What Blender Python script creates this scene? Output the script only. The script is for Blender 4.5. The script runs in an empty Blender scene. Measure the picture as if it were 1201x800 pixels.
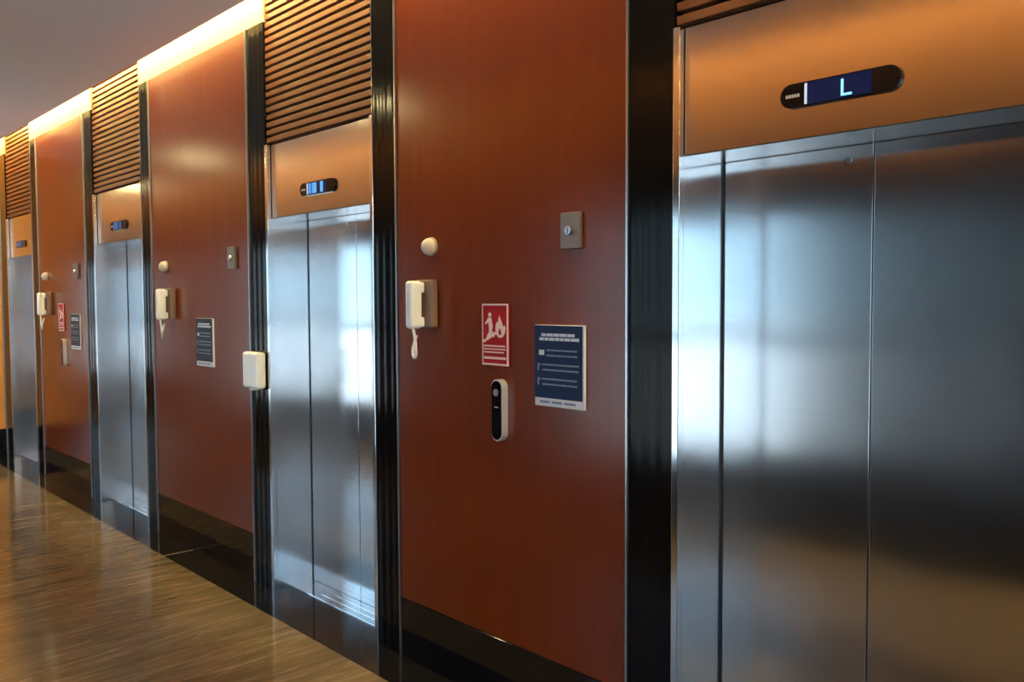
import bpy, bmesh, math, random
from mathutils import Vector, Matrix
random.seed(7)
SC = bpy.context.scene
COL = SC.collection
PI = math.pi

# ------------------------------------------------------------------ camera
FPX = 1005.436
R_ = Vector((0.68196774, 0.73136869, -0.0044541))
U_ = Vector((-0.03226546, 0.03616899, 0.99882468))
F_ = Vector((-0.7306702, 0.6810225, -0.04826403))
cam_d = bpy.data.cameras.new('camera')
cam = bpy.data.objects.new('camera', cam_d)
COL.objects.link(cam)
m3 = Matrix((R_, U_, -F_)).transposed()
cam.matrix_world = Matrix.Translation((0, 0, 1.586)) @ m3.to_4x4()
cam_d.sensor_width = 36
cam_d.lens = FPX / 1201 * 36
cam_d.clip_start = 0.02
SC.camera = cam

# ------------------------------------------------------------------ look
SC.view_settings.view_transform = 'Standard'
SC.view_settings.look = 'None'
SC.view_settings.exposure = 0.0
SC.view_settings.gamma = 1
SC.view_settings.use_curve_mapping = False
SC.cycles.use_denoising = True
SC.cycles.max_bounces = 10
SC.cycles.diffuse_bounces = 4
SC.cycles.glossy_bounces = 7
SC.cycles.transparent_max_bounces = 12
SC.cycles.sample_clamp_indirect = 8
SC.cycles.caustics_reflective = True

# ------------------------------------------------------------------ world: overcast bluish daylight
SKY = 4.5
W = bpy.data.worlds.new('world')
SC.world = W
W.use_nodes = True
nt = W.node_tree
bg = nt.nodes['Background']
tc = nt.nodes.new('ShaderNodeTexCoord')
sx = nt.nodes.new('ShaderNodeSeparateXYZ')
nt.links.new(tc.outputs['Generated'], sx.inputs[0])
cr = nt.nodes.new('ShaderNodeValToRGB')
cr.color_ramp.elements[0].position = 0.0
cr.color_ramp.elements[0].color = (0.55, 0.80, 1.0, 1)
cr.color_ramp.elements[1].position = 0.5
cr.color_ramp.elements[1].color = (0.30, 0.55, 0.85, 1)
nt.links.new(sx.outputs['Z'], cr.inputs[0])
nt.links.new(cr.outputs[0], bg.inputs['Color'])
bg.inputs['Strength'].default_value = SKY

COVE = 190.0        # LED strip emission
LAMP = 1200.0        # ceiling lamps beyond the near end

# daylight on the paving outside
sl = bpy.data.lights.new('sun', 'SUN')
sl.energy = 13
sl.angle = math.radians(8)
sl.color = (1.0, 0.97, 0.92)
so = bpy.data.objects.new('sun', sl)
so.rotation_euler = (math.radians(-12), math.radians(6), 0)
COL.objects.link(so)

# ------------------------------------------------------------------ materials
def new_mat(name):
    m = bpy.data.materials.new(name)
    m.use_nodes = True
    return m, m.node_tree, m.node_tree.nodes['Principled BSDF']

def simple(name, col, rough=0.5, metal=0.0, spec=0.5):
    m, t, b = new_mat(name)
    b.inputs['Base Color'].default_value = (*col, 1)
    b.inputs['Roughness'].default_value = rough
    b.inputs['Metallic'].default_value = metal
    b.inputs['Specular IOR Level'].default_value = spec
    return m

def emit(name, col, s):
    m, t, b = new_mat(name)
    b.inputs['Base Color'].default_value = (0, 0, 0, 1)
    b.inputs['Emission Color'].default_value = (*col, 1)
    b.inputs['Emission Strength'].default_value = s
    return m

def noise(t, scale_vec, scale, detail=4, rough=0.55, dist=0.0):
    g = t.nodes.new('ShaderNodeNewGeometry')
    mp = t.nodes.new('ShaderNodeMapping')
    mp.inputs['Scale'].default_value = scale_vec
    t.links.new(g.outputs['Position'], mp.inputs['Vector'])
    n = t.nodes.new('ShaderNodeTexNoise')
    n.inputs['Scale'].default_value = scale
    n.inputs['Detail'].default_value = detail
    n.inputs['Roughness'].default_value = rough
    n.inputs['Distortion'].default_value = dist
    t.links.new(mp.outputs[0], n.inputs['Vector'])
    return n, mp

def ramp(t, src, stops):
    r = t.nodes.new('ShaderNodeValToRGB')
    e = r.color_ramp.elements
    while len(e) < len(stops):
        e.new(0.5)
    for i, (p, c) in enumerate(stops):
        e[i].position = p
        e[i].color = (*c, 1)
    t.links.new(src, r.inputs[0])
    return r

def wood(name, a, b_, rough, spec, sv=(14, 14, 0.8)):
    m, t, b = new_mat(name)
    n, _ = noise(t, sv, 2.0, 6, 0.6, 0.6)
    r = ramp(t, n.outputs[0], [(0.3, a), (0.7, b_)])
    t.links.new(r.outputs[0], b.inputs['Base Color'])
    b.inputs['Roughness'].default_value = rough
    b.inputs['Specular IOR Level'].default_value = spec
    return m

def brushed(name, col, rough, aniso, bump=0.0):
    m, t, b = new_mat(name)
    b.inputs['Base Color'].default_value = (*col, 1)
    b.inputs['Metallic'].default_value = 1
    b.inputs['Roughness'].default_value = rough
    b.inputs['Anisotropic'].default_value = aniso
    g = t.nodes.new('ShaderNodeNewGeometry')
    vm = t.nodes.new('ShaderNodeVectorMath')
    vm.operation = 'CROSS_PRODUCT'
    vm.inputs[1].default_value = (0, 0, 1)
    t.links.new(g.outputs['Normal'], vm.inputs[0])
    t.links.new(vm.outputs[0], b.inputs['Tangent'])
    n, _ = noise(t, (1, 1, 0.5), 3.0, 2, 0.5)
    mr = t.nodes.new('ShaderNodeMapRange')
    mr.inputs['To Min'].default_value = rough * 0.9
    mr.inputs['To Max'].default_value = rough * 1.1
    t.links.new(n.outputs[0], mr.inputs['Value'])
    t.links.new(mr.outputs[0], b.inputs['Roughness'])
    if bump:
        n2, _ = noise(t, (1, 1, 1.4), 2.2, 1, 0.4)
        bp = t.nodes.new('ShaderNodeBump')
        bp.inputs['Strength'].default_value = 1.0
        bp.inputs['Distance'].default_value = bump
        t.links.new(n2.outputs[0], bp.inputs['Height'])
        t.links.new(bp.outputs[0], b.inputs['Normal'])
    return m

M = {}
M['panel'] = wood('red_brown_veneer', (0.150, 0.025, 0.005), (0.175, 0.030, 0.006), 0.22, 0.35)
M['slat'] = wood('slat_wood', (0.15, 0.052, 0.020), (0.19, 0.068, 0.026), 0.45, 0.3, (1.0, 14, 14))
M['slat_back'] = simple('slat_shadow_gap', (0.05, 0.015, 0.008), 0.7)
M['steel'] = brushed('brushed_steel_door', (0.72, 0.745, 0.765), 0.18, 0.92, 0.002)
M['header'] = brushed('brushed_steel_header', (0.62, 0.61, 0.60), 0.19, 0.6)
M['trim_steel'] = simple('polished_steel_edge', (0.42, 0.42, 0.43), 0.30, 1)
M['granite'] = simple('black_polished_granite', (0.006, 0.006, 0.008), 0.06, 0, 0.3)
M['pil'] = simple('black_gloss_pilaster', (0.006, 0.005, 0.005), 0.13, 0, 0.09)
M['ceiling'] = simple('pale_ceiling_paint', (0.84, 0.83, 0.84), 0.6)
M['plaster'] = simple('cove_plaster', (0.8, 0.78, 0.74), 0.8)
M['glow_band'] = simple('painted_cove_glow', (0.62, 0.50, 0.30), 0.6)
M['hall'] = wood('hall_wood', (0.34, 0.155, 0.052), (0.40, 0.185, 0.062), 0.5, 0.3)
M['sill'] = simple('bright_threshold_metal', (0.88, 0.87, 0.85), 0.06, 1)
M['trim_steel2'] = simple('satin_steel_plate', (0.20, 0.17, 0.155), 0.5, 0.8)
M['trim_steel3'] = simple('satin_steel_soffit', (0.6, 0.61, 0.63), 0.25, 1)
M['bay'] = wood('sheen_bay_wood', (0.60, 0.38, 0.17), (0.68, 0.43, 0.20), 0.5, 0.3)  # unseen bays, made pale to lend the far panels a warm sheen
M['dark_bay'] = simple('dark_stone_bay', (0.012, 0.009, 0.009), 0.4, 0, 0.2)
M['orange_wall'] = wood('amber_veneer', (0.75, 0.32, 0.07), (0.82, 0.37, 0.09), 0.4, 0.3)
M['white'] = simple('white_plastic', (0.90, 0.91, 0.90), 0.35)
M['beige'] = simple('beige_plastic', (0.30, 0.20, 0.15), 0.5)
M['cradle'] = simple('tan_cradle_plastic', (0.17, 0.10, 0.07), 0.5)
M['disc'] = simple('translucent_white_dome', (0.60, 0.52, 0.46), 0.4)
M['black'] = simple('black_plastic', (0.006, 0.005, 0.006), 0.15, 0, 0.15)
M['dark'] = simple('dark_gap', (0.02, 0.02, 0.02), 0.5)
M['red'] = simple('red_sign', (0.42, 0.006, 0.009), 0.5, 0, 0.15)
M['pink_white'] = simple('sign_print_white', (0.85, 0.62, 0.56), 0.5)
M['blue'] = simple('navy_print', (0.006, 0.024, 0.085), 0.5, 0, 0.15)
M['navy_text'] = simple('pale_blue_print', (0.55, 0.62, 0.75), 0.5)
M['faint_text'] = simple('faint_blue_print', (0.10, 0.17, 0.30), 0.5)
M['acrylic'] = simple('white_acrylic', (0.72, 0.70, 0.70), 0.3)
M['pave'] = simple('pale_paving', (0.75, 0.74, 0.72), 0.8)
M['down'] = emit('added_warm_fill', (1.0, 0.78, 0.36), 260.0)
M['mullion'] = simple('dark_window_frame', (0.02, 0.022, 0.025), 0.4)
M['cove'] = emit('warm_led_strip', (1.0, 0.72, 0.34), COVE)
M['cove_near'] = emit('warm_led_strip_over_lifts', (1.0, 0.76, 0.28), COVE * 1.15)
M['lamp'] = emit('lamp_diffuser', (1.0, 0.93, 0.82), LAMP)
M['screen'] = emit('dark_blue_screen', (0.003, 0.008, 0.045), 1.0)
M['screen'].node_tree.nodes['Principled BSDF'].inputs['Specular IOR Level'].default_value = 0.1
M['glyph'] = emit('cyan_segment', (0.25, 0.75, 1.0), 1.6)
M['glyph_blue'] = emit('blue_segment', (0.05, 0.28, 0.80), 1.0)
M['glyph_mid'] = emit('bright_blue_segment', (0.10, 0.42, 0.95), 1.0)
M['glyph_dim'] = emit('dim_blue_segment', (0.03, 0.11, 0.33), 1.0)
M['glyph_dim2'] = emit('dim_white_segment', (0.12, 0.17, 0.30), 1.0)
M['glyph_white'] = emit('white_segment', (0.75, 0.78, 0.95), 0.9)
M['maker'] = simple('pale_mark', (0.6, 0.58, 0.55), 0.5)

# glass
m, t, b = new_mat('clear_glass')
t.nodes.remove(b)
tr = t.nodes.new('ShaderNodeBsdfTransparent')
tr.inputs[0].default_value = (0.93, 0.96, 0.96, 1)
gl = t.nodes.new('ShaderNodeBsdfGlossy')
gl.inputs['Roughness'].default_value = 0.02
lw = t.nodes.new('ShaderNodeLayerWeight')
pw = t.nodes.new('ShaderNodeMath'); pw.operation = 'POWER'; pw.inputs[1].default_value = 4.0
t.links.new(lw.outputs['Facing'], pw.inputs[0])
fr = t.nodes.new('ShaderNodeMath'); fr.operation = 'MULTIPLY_ADD'; fr.inputs[1].default_value = 0.7; fr.inputs[2].default_value = 0.03
t.links.new(pw.outputs[0], fr.inputs[0])
mx = t.nodes.new('ShaderNodeMixShader')
t.links.new(fr.outputs[0], mx.inputs[0])
t.links.new(tr.outputs[0], mx.inputs[1])
t.links.new(gl.outputs[0], mx.inputs[2])
t.links.new(mx.outputs[0], t.nodes['Material Output'].inputs[0])
M['glass'] = m

# marble
m, t, b = new_mat('brown_veined_marble')
n1, mp1 = noise(t, (3.6, 0.6, 1), 1.6, 7, 0.62, 1.6)
mp1.inputs['Rotation'].default_value = (0, 0, math.radians(7))
r1 = ramp(t, n1.outputs[0], [(0.30, (0.105, 0.078, 0.045)), (0.48, (0.135, 0.102, 0.061)), (0.60, (0.160, 0.124, 0.076)), (0.74, (0.20, 0.158, 0.10))])
n2, mp2 = noise(t, (4.5, 0.5, 1), 1.5, 5, 0.5, 2.0)
mp2.inputs['Rotation'].default_value = (0, 0, math.radians(9))
r2 = ramp(t, n2.outputs[0], [(0.485, (0, 0, 0)), (0.50, (1, 1, 1)), (0.515, (0, 0, 0))])
mxc = t.nodes.new('ShaderNodeMix')
mxc.data_type = 'RGBA'
mu = t.nodes.new('ShaderNodeMath'); mu.operation = 'MULTIPLY'; mu.inputs[1].default_value = 0.45
t.links.new(r2.outputs[0], mu.inputs[0])
t.links.new(mu.outputs[0], mxc.inputs['Factor'])
t.links.new(r1.outputs[0], mxc.inputs['A'])
mxc.inputs['B'].default_value = (0.32, 0.26, 0.175, 1)
t.links.new(mxc.outputs['Result'], b.inputs['Base Color'])
b.inputs['Roughness'].default_value = 0.10
b.inputs['Specular IOR Level'].default_value = 0.32
n3, mp3 = noise(t, (8.0, 0.7, 1), 1.8, 6, 0.6, 2.0)
mp3.inputs['Rotation'].default_value = (0, 0, math.radians(5))
r3 = ramp(t, n3.outputs[0], [(0.46, (0.86, 0.84, 0.81)), (0.55, (1.0, 1.0, 1.0)), (0.64, (1.30, 1.29, 1.25))])
mm = t.nodes.new('ShaderNodeMix'); mm.data_type = 'RGBA'; mm.blend_type = 'MULTIPLY'; mm.inputs['Factor'].default_value = 1.0
t.links.new(mxc.outputs['Result'], mm.inputs['A']); t.links.new(r3.outputs[0], mm.inputs['B'])
t.links.new(mm.outputs['Result'], b.inputs['Base Color'])
M['marble'] = m

# ------------------------------------------------------------------ geometry helpers
def add_box(bm, x0, x1, y0, y1, z0, z1, bev=0.0, seg=2):
    r = bmesh.ops.create_cube(bm, size=1.0)
    vs = r['verts']
    bmesh.ops.scale(bm, verts=vs, vec=(abs(x1 - x0), abs(y1 - y0), abs(z1 - z0)))
    bmesh.ops.translate(bm, verts=vs, vec=((x0 + x1) / 2, (y0 + y1) / 2, (z0 + z1) / 2))
    if bev:
        es = list({e for v in vs for e in v.link_edges})
        bmesh.ops.bevel(bm, geom=es, offset=bev, segments=seg, affect='EDGES', profile=0.5)

def link(name, bm, mat, parent=None, smooth=False, origin=None):
    me = bpy.data.meshes.new(name)
    bmesh.ops.recalc_face_normals(bm, faces=bm.faces)
    if origin is not None:
        bmesh.ops.translate(bm, verts=bm.verts, vec=-Vector(origin))
    bm.to_mesh(me)
    bm.free()
    o = bpy.data.objects.new(name, me)
    COL.objects.link(o)
    for mm in (mat if isinstance(mat, (list, tuple)) else [mat]):
        me.materials.append(mm)
    if smooth:
        for p in me.polygons:
            p.use_smooth = True
    if origin is not None:
        o.location = origin
    if parent is not None:
        o.parent = parent
    return o

def box(name, x0, x1, y0, y1, z0, z1, mat, parent=None, bev=0.0, seg=2):
    bm = bmesh.new()
    add_box(bm, x0, x1, y0, y1, z0, z1, bev, seg)
    return link(name, bm, mat, parent)

def struct(o):
    o['kind'] = 'structure'
    return o

def tag(o, label, cat, group=None):
    o['label'] = label
    o['category'] = cat
    if group:
        o['group'] = group
    return o

def thing(name, loc, label, cat, group=None):
    o = bpy.data.objects.new(name, None)
    COL.objects.link(o)
    o.location = loc
    o.empty_display_size = 0.1
    return tag(o, label, cat, group)

def copy_tree(root, loc):
    r = root.copy(); COL.objects.link(r); r.location = loc
    for c in list(root.children):
        d = c.copy(); COL.objects.link(d); d.parent = r
        for g in list(c.children):
            e = g.copy(); COL.objects.link(e); e.parent = d
    return r

def add_poly(bm, pts, y0, y1):
    """extruded outline in the xz plane"""
    f = [bm.verts.new((x, y0, z)) for x, z in pts]
    k = [bm.verts.new((x, y1, z)) for x, z in pts]
    bm.faces.new(f); bm.faces.new(k[::-1])
    n = len(pts)
    for i in range(n):
        bm.faces.new((f[i], f[(i + 1) % n], k[(i + 1) % n], k[i]))

def capsule(cx, cz, w, h, vertical=False, n=12):
    pts = []
    r = (w if vertical else h) / 2
    if vertical:
        L = h / 2 - r
        for i in range(n + 1):
            a = PI * i / n
            pts.append((cx + r * math.cos(a), cz + L + r * math.sin(a)))
        for i in range(n + 1):
            a = PI + PI * i / n
            pts.append((cx + r * math.cos(a), cz - L + r * math.sin(a)))
    else:
        L = w / 2 - r
        for i in range(n + 1):
            a = -PI / 2 + PI * i / n
            pts.append((cx + L + r * math.cos(a), cz + r * math.sin(a)))
        for i in range(n + 1):
            a = PI / 2 + PI * i / n
            pts.append((cx - L + r * math.cos(a), cz + r * math.sin(a)))
    return pts

def add_tube(bm, pts, rad, n=8):
    rings = []
    for i, p in enumerate(pts):
        p = Vector(p)
        a = Vector(pts[max(i - 1, 0)]); c = Vector(pts[min(i + 1, len(pts) - 1)])
        d = (c - a).normalized()
        s = d.cross(Vector((0, 1, 0.01))).normalized()
        q = d.cross(s)
        rings.append([bm.verts.new(p + rad * (math.cos(2 * PI * k / n) * s + math.sin(2 * PI * k / n) * q)) for k in range(n)])
    for i in range(len(rings) - 1):
        for k in range(n):
            bm.faces.new((rings[i][k], rings[i][(k + 1) % n], rings[i + 1][(k + 1) % n], rings[i + 1][k]))
    bm.faces.new(rings[0][::-1]); bm.faces.new(rings[-1])

# ------------------------------------------------------------------ dimensions
YW = 2.20           # face of the lift wall
RE = 0.237          # depth of the door recess
YL = YW + RE
YO = -0.42          # face of the wall behind the camera
ZC = 3.12           # ceiling
ZH = 2.029          # head of the openings
ZT = 2.418          # top of the steel header
ZB = 0.264          # top of the black skirting
XL = -10.10         # end pier on the left
XFAR = -22.0
XR = 18.0
YB = 2.50
ZF = 3.072          # underside of the pale band that imitates the cove glow

# door openings (left, right), from near to far
DOORS = [(-1.623, -0.573), (-4.302, -3.273), (-7.148, -6.113), (-9.838, -8.895)]
PILS = [(-1.804, -1.623), (-0.573, -0.385), (-3.273, -3.088), (-4.500, -4.302), (-6.113, -5.931), (-7.346, -7.148), (-8.895, -8.684), (-10.07, -9.838)]
PANELS = [(-3.088, -1.804), (-5.931, -4.500), (-8.684, -7.346), (-0.385, 0.95)]

# ------------------------------------------------------------------ structure
struct(box('floor', XFAR, XR, YO + 0.2, 2.003, -0.06, 0.0, M['marble']))
struct(box('trim_1', XFAR, XR, 2.0035, YB, -0.06, 0.0, M['granite']))
struct(box('trim_2', XFAR, XR, -1.0, YO + 0.1995, -0.06, 0.0, M['granite']))
struct(box('ceiling', XFAR, XR, YO + 0.18, YW - 0.15, ZC, ZC + 0.05, M['ceiling']))
struct(box('trim_3', XFAR, XR, -0.72, YB + 0.05, ZC + 0.30, ZC + 0.36, M['plaster']))
struct(box('wall_back', XFAR, XR, YW + 0.26, YB + 0.06, 0.001, ZC + 0.299, M['slat_back']))
# pale joint between two slabs of the black border
struct(box('trim_4', -5.345, -5.338, 2.004, 2.19, 0.0002, 0.0012, M['beige']))

# wall behind the photographer: wooden bulkhead above, glazed bays and solid bays below
struct(box('wall_front', XFAR, XR, -0.70, YO, 2.46, ZC + 0.299, M['hall']))
struct(box('trim_10', XFAR, XR, -0.70, YO + 0.004, 2.25, 2.459, M['dark_bay']))
def solid(name, x0, x1):
    struct(box(name, x0, x1, -0.70, YO, 0.0, 2.249, M['bay' if x1 < -9 else 'dark_bay']))
SOL = [(-22.0, -16.6), (-13.5, -10.0), (-7.35, -4.6), (-3.25, 0.05), (5.0, 5.5), (14.5, 18.0)]
for i, (a, b_) in enumerate(SOL):
    solid('wall_front_%d' % (i + 1) if i else 'wall_front_0', a, b_)
wi = 1
for (a, b_) in [(-16.6, -13.5), (-10.0, -7.35), (-4.6, -3.25), (0.05, 5.0), (5.5, 14.5)]:
    bm = bmesh.new()
    add_box(bm, a, b_, -0.60, -0.52, 0.0, 0.45)
    add_box(bm, a, b_, -0.60, -0.54, 2.19, 2.249)
    add_box(bm, a, b_, -0.59, -0.55, 1.28, 1.34)
    n = max(2, round((b_ - a) / 1.4))
    for k in range(n + 1):
        x = a + (b_ - a) * k / n
        x = min(max(x, a + 0.03), b_ - 0.03)
        add_box(bm, x - 0.028, x + 0.028, -0.60, -0.535, 0.451, 2.189)
    w = struct(link('window_%d' % wi, bm, M['mullion']))
    struct(box('pane', a, b_, -0.575, -0.569, 0.45, 2.19, M['glass'], w))
    wi += 1
struct(box('wall_left', XFAR - 0.2, XFAR - 0.001, -0.7, YB + 0.06, 0.0, ZC + 0.299, M['hall']))
# right end: glazed
struct(box('wall_right', XR + 0.001, XR + 0.2, -0.7, YB + 0.06, 2.5, ZC + 0.299, M['hall']))
bm = bmesh.new()
for y in (-0.6, 0.9, 2.4):
    add_box(bm, XR + 0.02, XR + 0.09, y - 0.03, y + 0.03, 0, 2.499)
add_box(bm, XR + 0.02, XR + 0.09, -0.569, 0.869, 1.0, 1.06)
add_box(bm, XR + 0.02, XR + 0.09, 0.931, 2.369, 1.0, 1.06)
w = struct(link('window_%d' % wi, bm, M['mullion']))
struct(box('pane', XR + 0.05, XR + 0.056, -0.6, 2.4, 0, 2.499, M['glass'], w))
# outside paving
struct(box('floor_outside', -60, 60, -40, -1.001, -0.12, -0.02, M['pave']))
struct(box('floor_outside_right', XR + 0.2, 60, -0.999, 20, -0.12, -0.02, M['pave']))

# end pier on the left
struct(box('wall_left_pier', XL - 0.25, XL, 1.35, YW + 0.25, ZB + 0.001, ZC + 0.298, M['orange_wall']))
struct(box('baseboard_left', XL - 0.24, XL + 0.01, 1.34, YW + 0.25, 0.001, ZB, M['granite']))

# baseboards under the wood panels
for i, (a, b_) in enumerate(PANELS):
    bm = bmesh.new()
    mid = (a + b_) / 2
    add_box(bm, a + 0.0005, mid - 0.001, YW - 0.004, YW + 0.25, 0.0008, ZB, 0.001, 1)
    add_box(bm, mid + 0.001, b_ - 0.0005, YW - 0.004, YW + 0.25, 0.0008, ZB, 0.001, 1)
    struct(link('baseboard_%d' % (i + 1), bm, M['granite']))
struct(box('wall_right_side', 0.951, XR, YW, YW + 0.25, 0.001, ZC + 0.298, M['panel']))

# pale band above panels and pilasters, its colour imitating the strip's blown-out glow
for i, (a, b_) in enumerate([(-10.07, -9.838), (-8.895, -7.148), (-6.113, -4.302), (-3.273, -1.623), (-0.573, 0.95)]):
    struct(box('trim_%d' % (5 + i), a + 0.001, b_ - 0.001, YW + 0.001, YW + 0.25, ZF + 0.001, ZC + 0.298, M['glow_band']))

# ------------------------------------------------------------------ wooden wall panels
PL = ['wide red-brown wood wall panel between the two nearest lifts',
      'brown wood wall panel between second and third lifts, white box at its right edge',
      'narrow pale brown wood wall panel between third and farthest lifts',
      'red-brown wood wall panel to the right of the nearest lift']
for (a, b_), lb in zip(PANELS, PL):
    bm = bmesh.new()
    add_box(bm, a + 0.0008, b_ - 0.0008, YW, YW + 0.25, ZB + 0.0012, ZF, 0.0015, 1)
    tag(link('wall_panel', bm, M['panel'], origin=((a + b_) / 2, YW + 0.1, ZB)), lb, 'wall panel')

# ------------------------------------------------------------------ black pilasters with reeds
PLB = {0: 'black glossy pilaster left of the nearest lift', 1: 'black glossy pilaster right of the nearest lift',
       2: 'black glossy pilaster right of the second lift, left of the red sign panel', 3: 'black glossy pilaster left of the second lift, carrying a white box',
       4: 'slim black pilaster right of the third lift', 5: 'slim black pilaster left of the third lift',
       6: 'slim dark pilaster right of the farthest lift', 7: 'slim dark pilaster left of the farthest lift, next to the amber wall'}
for i, (a, b_) in enumerate(PILS):
    root = thing('pilaster', ((a + b_) / 2, YW, 0), PLB[i], 'pilaster')
    w = (b_ - a) / 2
    ed = 0.007
    # reeded face: three shallow convex reeds between flat margins
    bm = bmesh.new()
    n = 48
    prof = []
    x0, x1 = -w + 0.001, w - 0.001
    fl = 0.012
    for k in range(n + 1):
        x = x0 + (x1 - x0) * k / n
        u = (x - (x0 + fl)) / ((x1 - x0) - 2 * fl)
        if 0 <= u <= 1:
            y = -0.0005 * (1 - math.cos(6 * PI * u)) / 2
        else:
            y = 0
        prof.append((x, y))
    bot = [bm.verts.new((x, y, 0.001)) for x, y in prof] + [bm.verts.new((x1, 0.248, 0.001)), bm.verts.new((x0, 0.248, 0.001))]
    top = [bm.verts.new((v.co.x, v.co.y, ZF)) for v in bot]
    L = len(bot)
    for k in range(L):
        bm.faces.new((bot[k], bot[(k + 1) % L], top[(k + 1) % L], top[k]))
    bm.faces.new(bot[::-1]); bm.faces.new(top)
    o = link('shaft', bm, M['pil'], root)
    # thin metal edge against the wood
    side = 1 if i in (2, 4, 6, 1) else -1
    xe = side * (w - 0.004)
    box('metal_edge', xe - 0.004, xe + 0.004, -0.010, -0.0005, 0.001, ZF, M['trim_steel'], root)

# ------------------------------------------------------------------ lifts
DL = ['nearest stainless steel lift entrance, display reading L',
      'second nearest steel lift entrance, bright blue display above it',
      'third nearest steel lift entrance, faint blue display above, narrow panel to its left',
      'farthest and narrowest steel lift entrance at the left edge']
for i, (a, b_) in enumerate(DOORS):
    cx = (a + b_) / 2
    w = (b_ - a) / 2
    root = thing('lift_entrance', (cx, YW, 0), DL[i], 'elevator door')
    g = 0.001
    # jambs: front trim plus return
    for s in (-1, 1):
        bm = bmesh.new()
        xo = s * (w - g); xi = s * (w - 0.026)
        # an L: the front stile, then the return right behind it
        add_box(bm, min(xo, xi), max(xo, xi), -0.004, 0.02, 0.001, ZT, 0.002, 2)
        add_box(bm, min(xo, xi), max(xo, xi), 0.0201, RE + 0.012, 0.001, ZH + 0.005)
        link('jamb', bm, M['steel'], root)
    hw = w - 0.027
    # header: face, soffit
    bm = bmesh.new()
    add_box(bm, -hw, hw, 0.022, 0.034, ZH, ZT, 0.0015, 1)
    hd = link('header', bm, M['header'], root)
    box('soffit', -hw, hw, 0.0345, RE + 0.012, ZH, ZH + 0.012, M['trim_steel3'], root)
    # leaves
    for s in (-1, 1):
        bm = bmesh.new()
        xa, xb = (-w + 0.034, -0.002) if s < 0 else (0.002, w - 0.034)
        add_box(bm, xa, xb, RE, RE + 0.02, 0.006, ZH - 0.001, 0.0015, 2)
        lf = link('door_leaf', bm, M['steel'], root)
        if s < 0:
            bm = bmesh.new()
            bmesh.ops.create_cone(bm, cap_ends=True, segments=20, radius1=0.009, radius2=0.009, depth=0.004,
                                  matrix=Matrix.Translation((-0.075, RE - 0.0025, 1.987)) @ Matrix.Rotation(PI / 2, 4, 'X'))
            k = link('keyhole', bm, M['trim_steel'], lf)
            k['label'] = 'small round keyhole'
        sx0, sx1 = sorted((s * (w - 0.0268), s * (w - 0.0333)))
        box('gap_strip', sx0, sx1, RE - 0.002, RE + 0.010, 0.006, ZH - 0.001, M['dark'], root)  # dark strip standing in for the shaded gap between jamb and leaf
    # threshold
    bm = bmesh.new()
    for y0, y1 in ((0.100, 0.140), (0.145, 0.185), (0.190, RE - 0.002)):
        add_box(bm, -w + 0.027, w - 0.027, y0, y1, 0.0045, 0.0055)
    add_box(bm, -w + 0.027, w - 0.027, 0.098, RE - 0.001, 0.0006, 0.0044)
    link('threshold', bm, M['sill'], root)

# ------------------------------------------------------------------ floor indicators
IL = ['black pill-shaped display over the nearest lift, showing a cyan L',
      'black pill-shaped display over the second lift, lit bright blue',
      'small pill-shaped display over the third lift, glowing faint blue',
      'tiny dark display over the farthest lift']
YH = YW + 0.022
for i, (a, b_) in enumerate(DOORS):
    cx = (a + b_) / 2
    root = thing('floor_indicator', (cx, YH, 2.146), IL[i], 'elevator display')
    bm = bmesh.new()
    add_poly(bm, capsule(0, 0, 0.335, 0.066), -0.010, -0.0004)
    link('housing', bm, M['black'], root)
    bm = bmesh.new()
    add_box(bm, -0.085, 0.092, -0.0112, -0.0101, -0.029, 0.029)
    link('screen', bm, M['screen'], root)
    box('divider', -0.094, -0.087, -0.0118, -0.0101, -0.028, 0.028, M['glyph_dim2'] if i > 1 else M['glyph_white'], root)
    bm = bmesh.new()
    if i == 0:
        add_box(bm, 0.010, 0.017, -0.0122, -0.0113, -0.024, 0.020)
        add_box(bm, 0.0171, 0.040, -0.0122, -0.0113, -0.024, -0.018)
        link('digit', bm, M['glyph'], root)
    else:
        add_box(bm, -0.040, 0.000, -0.0122, -0.0113, -0.026, 0.026)
        link('digit', bm, M['glyph_dim'] if i > 1 else M['glyph_mid'], root)
        box('digit', 0.035, 0.062, -0.0122, -0.0113, -0.026, 0.026, M['glyph_dim'] if i > 1 else M['glyph_mid'], root)
        box('backlight_bar', -0.078, -0.048, -0.0120, -0.0113, -0.026, 0.026, M['glyph_dim'] if i > 1 else M['glyph_blue'], root)
    bm = bmesh.new()
    for k in range(5):
        add_box(bm, -0.150 + k * 0.0085, -0.1435 + k * 0.0085, -0.0108, -0.0101, -0.005, 0.004)
    link('printed_mark', bm, M['maker'], root)

# ------------------------------------------------------------------ slatted screens above the headers
SL = ['horizontal wood slat screen above the nearest lift header', 'horizontal wood slat screen above the second lift',
      'horizontal wood slat screen above the third lift, bright at its top', 'small horizontal wood slat screen above the farthest lift']
for i, (a, b_) in enumerate(DOORS):
    cx = (a + b_) / 2
    w = (b_ - a) / 2 - 0.004
    root = thing('slat_screen', (cx, YW, ZT), SL[i], 'slatted panel')
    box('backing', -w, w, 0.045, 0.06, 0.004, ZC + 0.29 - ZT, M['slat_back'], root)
    k = 0
    z = 0.012
    while z + 0.028 < ZC + 0.28 - ZT:
        bm = bmesh.new()
        add_box(bm, -w, w, 0.010, 0.0445, z, z + 0.026, 0.002, 1)
        link('slat', bm, M['slat'], root)
        z += 0.0405
    # thin metal edge at the right
    box('metal_edge', w + 0.0003, w + 0.0035, -0.003, 0.044, 0.003, ZC + 0.28 - ZT, M['trim_steel'], root)

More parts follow.
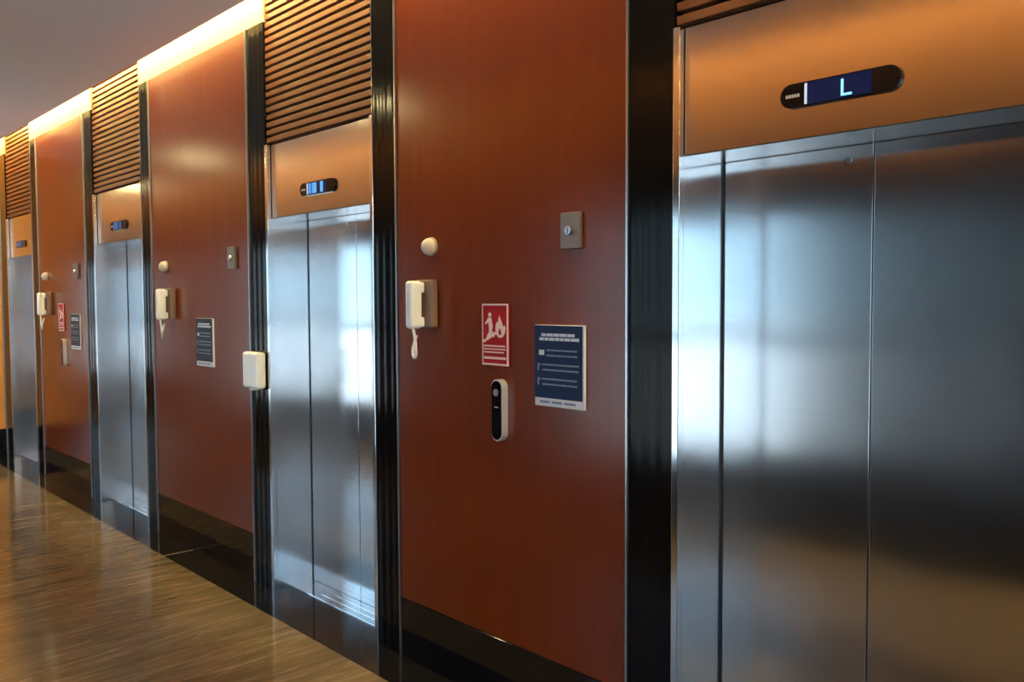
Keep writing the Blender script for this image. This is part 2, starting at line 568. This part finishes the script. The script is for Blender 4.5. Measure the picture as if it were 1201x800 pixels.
# ------------------------------------------------------------------ cove lights
for nm, y, lb in (('cove_light', YW - 0.12, 'warm light strip glowing in the ceiling gap above the lifts'),
                  ('cove_light', YO + 0.085, 'warm light strip in the ceiling gap opposite the lifts')):
    o = box(nm, XL + 0.05 if y > 1 else -21.9, 6.0, y - 0.012, y + 0.012, ZC + 0.235, ZC + 0.250, M['cove'])
    tag(o, lb, 'light strip')
    if y > 1:
        o.data.materials[0] = M['cove_near']

# ceiling lamps further along the hall to the right
for x, lb in ((7.3, 'bright ceiling lamp beyond the near end of the lobby'), (11.0, 'bright ceiling lamp farthest along the near end of the lobby')):
    r = thing('ceiling_lamp', (x, 0.95, ZC - 0.001), lb, 'ceiling lamp')
    bm = bmesh.new()
    bmesh.ops.create_cone(bm, cap_ends=True, segments=32, radius1=0.22, radius2=0.23, depth=0.03, matrix=Matrix.Translation((0, 0, -0.016)))
    link('rim', bm, M['white'], r)
    bm = bmesh.new()
    bmesh.ops.create_cone(bm, cap_ends=True, segments=32, radius1=0.20, radius2=0.20, depth=0.006, matrix=Matrix.Translation((0, 0, -0.035)))
    link('diffuser', bm, M['lamp'], r)

# unseen warm lamps added to tint the far panels, pier and opposite bays
for x, lb in ((-18.5, 'added unseen warm fill lamp at the far left end of the lobby ceiling'), (-11.7, 'added unseen warm fill lamp in the ceiling beyond the farthest lift'), (-5.6, 'added unseen warm fill lamp in the ceiling before the second wood panel'), (-9.0, 'added unseen warm fill lamp in the ceiling before the far wood panel')):
    r = thing('added_fill_lamp', (x, 0.55 if x > -10 else 0.25, ZC - 0.001), lb, 'ceiling lamp', 'added warm fill lamps over the far lifts')
    bm = bmesh.new()
    bmesh.ops.create_cone(bm, cap_ends=True, segments=32, radius1=0.085, radius2=0.09, depth=0.008, matrix=Matrix.Translation((0, 0, -0.0045)))
    link('rim', bm, M['trim_steel2'], r)
    bm = bmesh.new()
    bmesh.ops.create_cone(bm, cap_ends=True, segments=32, radius1=0.07, radius2=0.07, depth=0.004, matrix=Matrix.Translation((0, 0, -0.011)))
    link('diffuser', bm, M['down'], r)

# ------------------------------------------------------------------ small things on the panels
def words(bm, x0, x1, z, h, y0, y1, seed, gap=0.006, wmin=0.012, wmax=0.03):
    rr = random.Random(seed)
    x = x0
    while x < x1 - wmin:
        w = min(rr.uniform(wmin, wmax), x1 - x)
        add_box(bm, x, x + w, y0, y1, z - h / 2, z + h / 2)
        x += w + gap

# emergency handsets
def handset():
    root = thing('wall_telephone', (0, 0, 0), '', 'telephone', 'white handsets beside the lifts')
    bm = bmesh.new()
    add_box(bm, -0.060, 0.055, -0.034, -0.0005, -0.105, 0.095, 0.008, 3)
    link('base', bm, M['cradle'], root)
    bm = bmesh.new()
    # handset: grip bar swelling to an earpiece and a mouthpiece
    add_box(bm, -0.045, 0.008, -0.100, -0.044, -0.108, 0.090, 0.014, 4)
    add_box(bm, -0.042, 0.010, -0.066, -0.035, 0.040, 0.084, 0.007, 3)
    add_box(bm, -0.042, 0.010, -0.066, -0.035, -0.102, -0.060, 0.007, 3)
    hs = link('handset', bm, M['white'], root, smooth=False)
    box('label_strip', -0.020, -0.016, -0.1008, -0.0998, -0.055, 0.045, M['maker'], hs)
    bm = bmesh.new()
    pts = []
    for k in range(13):
        u = k / 12
        pts.append((-0.014 + 0.018 * math.sin(u * PI / 2), -0.080, -0.104 - 0.085 * u))
    for k in range(1, 17):
        a = PI * 1.02 * k / 16
        pts.append((-0.021 + 0.025 * math.cos(a), -0.080 + 0.0015 * k, -0.189 - 0.040 * math.sin(a)))
    for k in range(1, 6):
        pts.append((-0.046 + 0.002 * k, -0.056 + 0.002 * k, -0.186 + 0.010 * k))
    add_tube(bm, pts, 0.0062, 8)
    link('cord', bm, M['white'], root, smooth=True)
    return root

ph = handset()
ph.location = (-2.862, YW, 1.575)
ph['label'] = 'white handset phone on the wide red-brown panel, cord looped below'
p2 = copy_tree(ph, (-5.600, YW, 1.575)); p2['label'] = 'white handset phone right of the third lift'
p3 = copy_tree(ph, (-8.375, YW, 1.575)); p3['label'] = 'white handset phone right of the farthest lift'

# round domes
def dome():
    root = thing('call_dome', (0, 0, 0), '', 'light', 'round white domes above the handsets')
    bm = bmesh.new()
    bmesh.ops.create_cone(bm, cap_ends=True, segments=28, radius1=0.040, radius2=0.038, depth=0.010, matrix=Matrix.Translation((0, -0.0055, 0)) @ Matrix.Rotation(PI / 2, 4, 'X'))
    link('base_ring', bm, M['beige'], root)
    bm = bmesh.new()
    bmesh.ops.create_uvsphere(bm, u_segments=28, v_segments=16, radius=0.036)
    bmesh.ops.bisect_plane(bm, geom=bm.verts[:] + bm.edges[:] + bm.faces[:], plane_co=(0, 0, 0), plane_no=(0, 1, 0), clear_outer=True)
    bmesh.ops.translate(bm, verts=bm.verts, vec=(0, -0.0105, 0))
    link('lens', bm, M['disc'], root, smooth=True)
    return root
d1 = dome(); d1.location = (-2.848, YW, 1.807); d1['label'] = 'round white dome on the wide red-brown panel, above its handset'
d2 = copy_tree(d1, (-5.705, YW, 1.812)); d2['label'] = 'round white dome right of the third lift, above the handset'
d3 = copy_tree(d1, (-8.455, YW, 1.812)); d3['label'] = 'tiny round white dome right of the farthest lift'

# key switches
def keyswitch():
    root = thing('key_switch', (0, 0, 0), '', 'switch', 'steel key switch plates')
    bm = bmesh.new()
    add_box(bm, -0.044, 0.044, -0.020, -0.0005, -0.063, 0.063, 0.003, 2)
    link('plate', bm, M['trim_steel2'], root)
    bm = bmesh.new()
    bmesh.ops.create_cone(bm, cap_ends=True, segments=24, radius1=0.017, radius2=0.015, depth=0.010, matrix=Matrix.Translation((0, -0.0255, 0.0)) @ Matrix.Rotation(PI / 2, 4, 'X'))
    lk = link('lock', bm, M['trim_steel'], root)
    box('key_slot', -0.0015, 0.0015, -0.0320, -0.0306, -0.009, 0.009, M['dark'], lk)
    return root
k1 = keyswitch(); k1.location = (-2.045, YW, 1.824); k1['label'] = 'square steel key switch plate above the blue poster'
k2 = copy_tree(k1, (-4.700, YW, 1.832)); k2['label'] = 'steel key switch plate left of the second lift'
k3 = copy_tree(k1, (-7.580, YW, 1.832)); k3['label'] = 'faint steel key switch plate left of the third lift'

# red fire signs
def red_sign():
    root = thing('fire_sign', (0, 0, 0), '', 'sign', 'red fire signs')
    bm = bmesh.new(); add_box(bm, -0.075, 0.075, -0.008, -0.0005, -0.118, 0.118, 0.001, 1)
    link('board', bm, M['red'], root)
    bm = bmesh.new()
    y0, y1 = -0.0092, -0.0081
    add_box(bm, -0.075, 0.075, y0, y1, 0.112, 0.118); add_box(bm, -0.075, 0.075, y0, y1, -0.118, -0.111)
    add_box(bm, -0.075, -0.071, y0, y1, -0.1109, 0.1119); add_box(bm, 0.066, 0.075, y0, y1, -0.1109, 0.1119)
    link('border', bm, M['pink_white'], root)
    bm = bmesh.new()
    # figure running down the stairs
    y0, y1 = -0.0092, -0.0081
    cs = [( -0.030 + 0.0085 * math.cos(2 * PI * k / 14), 0.076 + 0.0085 * math.sin(2 * PI * k / 14)) for k in range(14)]
    add_poly(bm, cs, y0, y1)
    add_poly(bm, [(-0.042, 0.064), (-0.022, 0.066), (-0.014, 0.030), (-0.020, 0.010), (-0.034, 0.012), (-0.036, 0.034)], y0, y1)
    add_poly(bm, [(-0.0199, 0.0099), (-0.012, 0.012), (-0.002, -0.004), (-0.010, -0.012)], y0, y1)
    add_poly(bm, [(-0.034, 0.0118), (-0.0205, 0.0099), (-0.026, -0.008), (-0.046, -0.014), (-0.047, -0.006)], y0, y1)
    add_poly(bm, [(-0.0425, 0.060), (-0.058, 0.044), (-0.053, 0.038), (-0.038, 0.050)], y0, y1)
    # steps
    for k in range(5):
        x = -0.070 + k * 0.016
        add_box(bm, x, x + 0.0159, y0, y1, -0.030 + k * 0.0075, -0.020 + k * 0.0075)
    link('running_figure', bm, M['pink_white'], root)
    bm = bmesh.new()
    add_poly(bm, [(0.010, 0.000), (0.002, 0.018), (0.004, 0.038), (0.012, 0.050), (0.016, 0.044), (0.024, 0.074), (0.034, 0.054),
                  (0.040, 0.046), (0.044, 0.030), (0.052, 0.036), (0.060, 0.028), (0.056, 0.008), (0.046, -0.006), (0.032, -0.012), (0.018, -0.010)], y0, y1)
    fl = link('flame', bm, M['pink_white'], root)
    bm = bmesh.new()
    add_poly(bm, [(0.022, -0.002), (0.020, 0.012), (0.028, 0.026), (0.034, 0.014), (0.036, 0.002)], y0 - 0.0008, y0 - 0.0001)
    link('flame_core', bm, M['red'], fl)
    for z, h in ((-0.044, 0.006), (-0.056, 0.005), (-0.068, 0.005), (-0.090, 0.009)):
        bm = bmesh.new()
        words(bm, -0.066, 0.060, z, h, y0, y1, int(z * 1000), 0.002)
        link('text_line', bm, M['pink_white'], root)
    return root
r1_ = red_sign(); r1_.location = (-2.446, YW, 1.452); r1_['label'] = 'red fire sign with running figure and flame on the wide red-brown panel'
r3_ = copy_tree(r1_, (-8.035, YW, 1.452)); r3_['label'] = 'faded red sign on the narrow far panel, right of the farthest lift'

# posters
def poster(kind, w=0.243, h=0.294):
    root = thing('notice_board', (0, 0, 0), '', 'poster', 'acrylic notice boards beside the lifts')
    hw, hh = w / 2, h / 2
    bm = bmesh.new(); add_box(bm, -hw, hw, -0.010, -0.0005, -hh, hh, 0.001, 1)
    link('backing', bm, M['acrylic'], root)
    bm = bmesh.new(); add_box(bm, -hw + 0.001, hw - 0.008, -0.0115, -0.0101, -hh + 0.030, hh - 0.002)
    link('printed_sheet', bm, M['blue'], root)
    y0, y1 = -0.0128, -0.0116
    for z, sd, xa, xb in ((hh - 0.036, 3, -0.085, 0.088), (hh - 0.051, 4, -0.095, 0.098)):
        bm = bmesh.new(); words(bm, xa, xb, z, 0.0105, y0, y1, sd, 0.004, 0.015, 0.045)
        link('heading_line', bm, M['navy_text'], root)
    for k in range(3):
        zc = hh - 0.100 - k * 0.052
        bm = bmesh.new()
        if k == 0:
            add_box(bm, -0.098, -0.072, y0, y1, zc - 0.009, zc + 0.009, 0.0003, 1)
        else:
            add_box(bm, -0.105, -0.099, y0, y1, zc - 0.013, zc + 0.013)
            add_box(bm, -0.0989, -0.085, y0, y1, zc + 0.006, zc + 0.010)
        link('icon', bm, M['navy_text'] if k == 0 else M['faint_text2'], root)
        for q in (0, 1):
            bm = bmesh.new(); words(bm, -0.060 - 0.02 * (k > 0), 0.098, zc + 0.009 - q * 0.019, 0.0055, y0, y1, 10 + k * 2 + q, 0.003)
            link('text_line', bm, M['faint_text2'], root)
    bm = bmesh.new(); words(bm, -0.095, 0.098, -hh + 0.016, 0.008, -0.0108, -0.0101, 5, 0.010, 0.03, 0.06)
    link('footer_text', bm, M['faint_text2'], root)
    return root
M['faint_text2'] = simple('mid_blue_print', (0.16, 0.22, 0.34), 0.5)
M['charcoal'] = simple('charcoal_print', (0.022, 0.024, 0.032), 0.5, 0, 0.2)
def restyle(r):
    for c in r.children:
        if c.name.startswith('printed_sheet'):
            c.data = c.data.copy(); c.data.materials[0] = M['charcoal']
            c['label'] = 'charcoal grey printed sheet'
b1 = poster(0); b1.location = (-2.106, YW, 1.348); b1['label'] = 'navy blue poster with white heading and white foot on the wide red-brown panel'
b2 = copy_tree(b1, (-5.100, YW, 1.334)); restyle(b2); b2['label'] = 'dark notice board with pale foot strip, halfway between second and third lifts'
b3 = copy_tree(b1, (-7.640, YW, 1.337)); restyle(b3); b3['label'] = 'faint grey notice board on the narrow far panel, left of the third lift'

# call buttons
def call():
    root = thing('elevator_call_station', (0, 0, 0), '', 'elevator button', 'oblong lift call panels')
    bm = bmesh.new(); add_poly(bm, capsule(0, 0, 0.062, 0.236, True), -0.030, -0.0005)
    link('casing', bm, M['bright'], root)
    bm = bmesh.new(); add_poly(bm, capsule(-0.001, 0, 0.054, 0.226, True), -0.0325, -0.0301)
    fp = link('face_plate', bm, M['black'], root)
    bm = bmesh.new()
    bmesh.ops.create_cone(bm, cap_ends=True, segments=24, radius1=0.014, radius2=0.014, depth=0.004, matrix=Matrix.Translation((0, -0.0348, 0.068)) @ Matrix.Rotation(PI / 2, 4, 'X'))
    link('button', bm, M['trim_steel2'], root)
    box('printed_mark', -0.011, 0.011, -0.0334, -0.0326, 0.010, 0.014, M['maker'], fp)
    return root
M['bright'] = simple('polished_casing', (0.85, 0.80, 0.76), 0.28, 0.6)
c1 = call(); c1.location = (-2.415, YW, 1.165); c1['label'] = 'oblong black lift call panel with silver edge below the red sign'
c3 = copy_tree(c1, (-7.960, YW, 1.150)); c3['label'] = 'oblong call panel on the narrow far panel, only its bright edge showing'

# white dispenser box on the pilaster
root = thing('wall_dispenser', (-4.405, YW, 1.20), 'white rounded dispenser box on the pilaster left of the second lift', 'dispenser')
bm = bmesh.new(); add_box(bm, -0.092, 0.088, -0.060, -0.0045, -0.095, 0.105, 0.016, 4)
link('body', bm, M['white'], root, smooth=False)
bm = bmesh.new(); add_box(bm, -0.030, 0.030, -0.050, -0.015, -0.105, -0.0952, 0.003, 2)
link('nozzle', bm, M['white'], root)
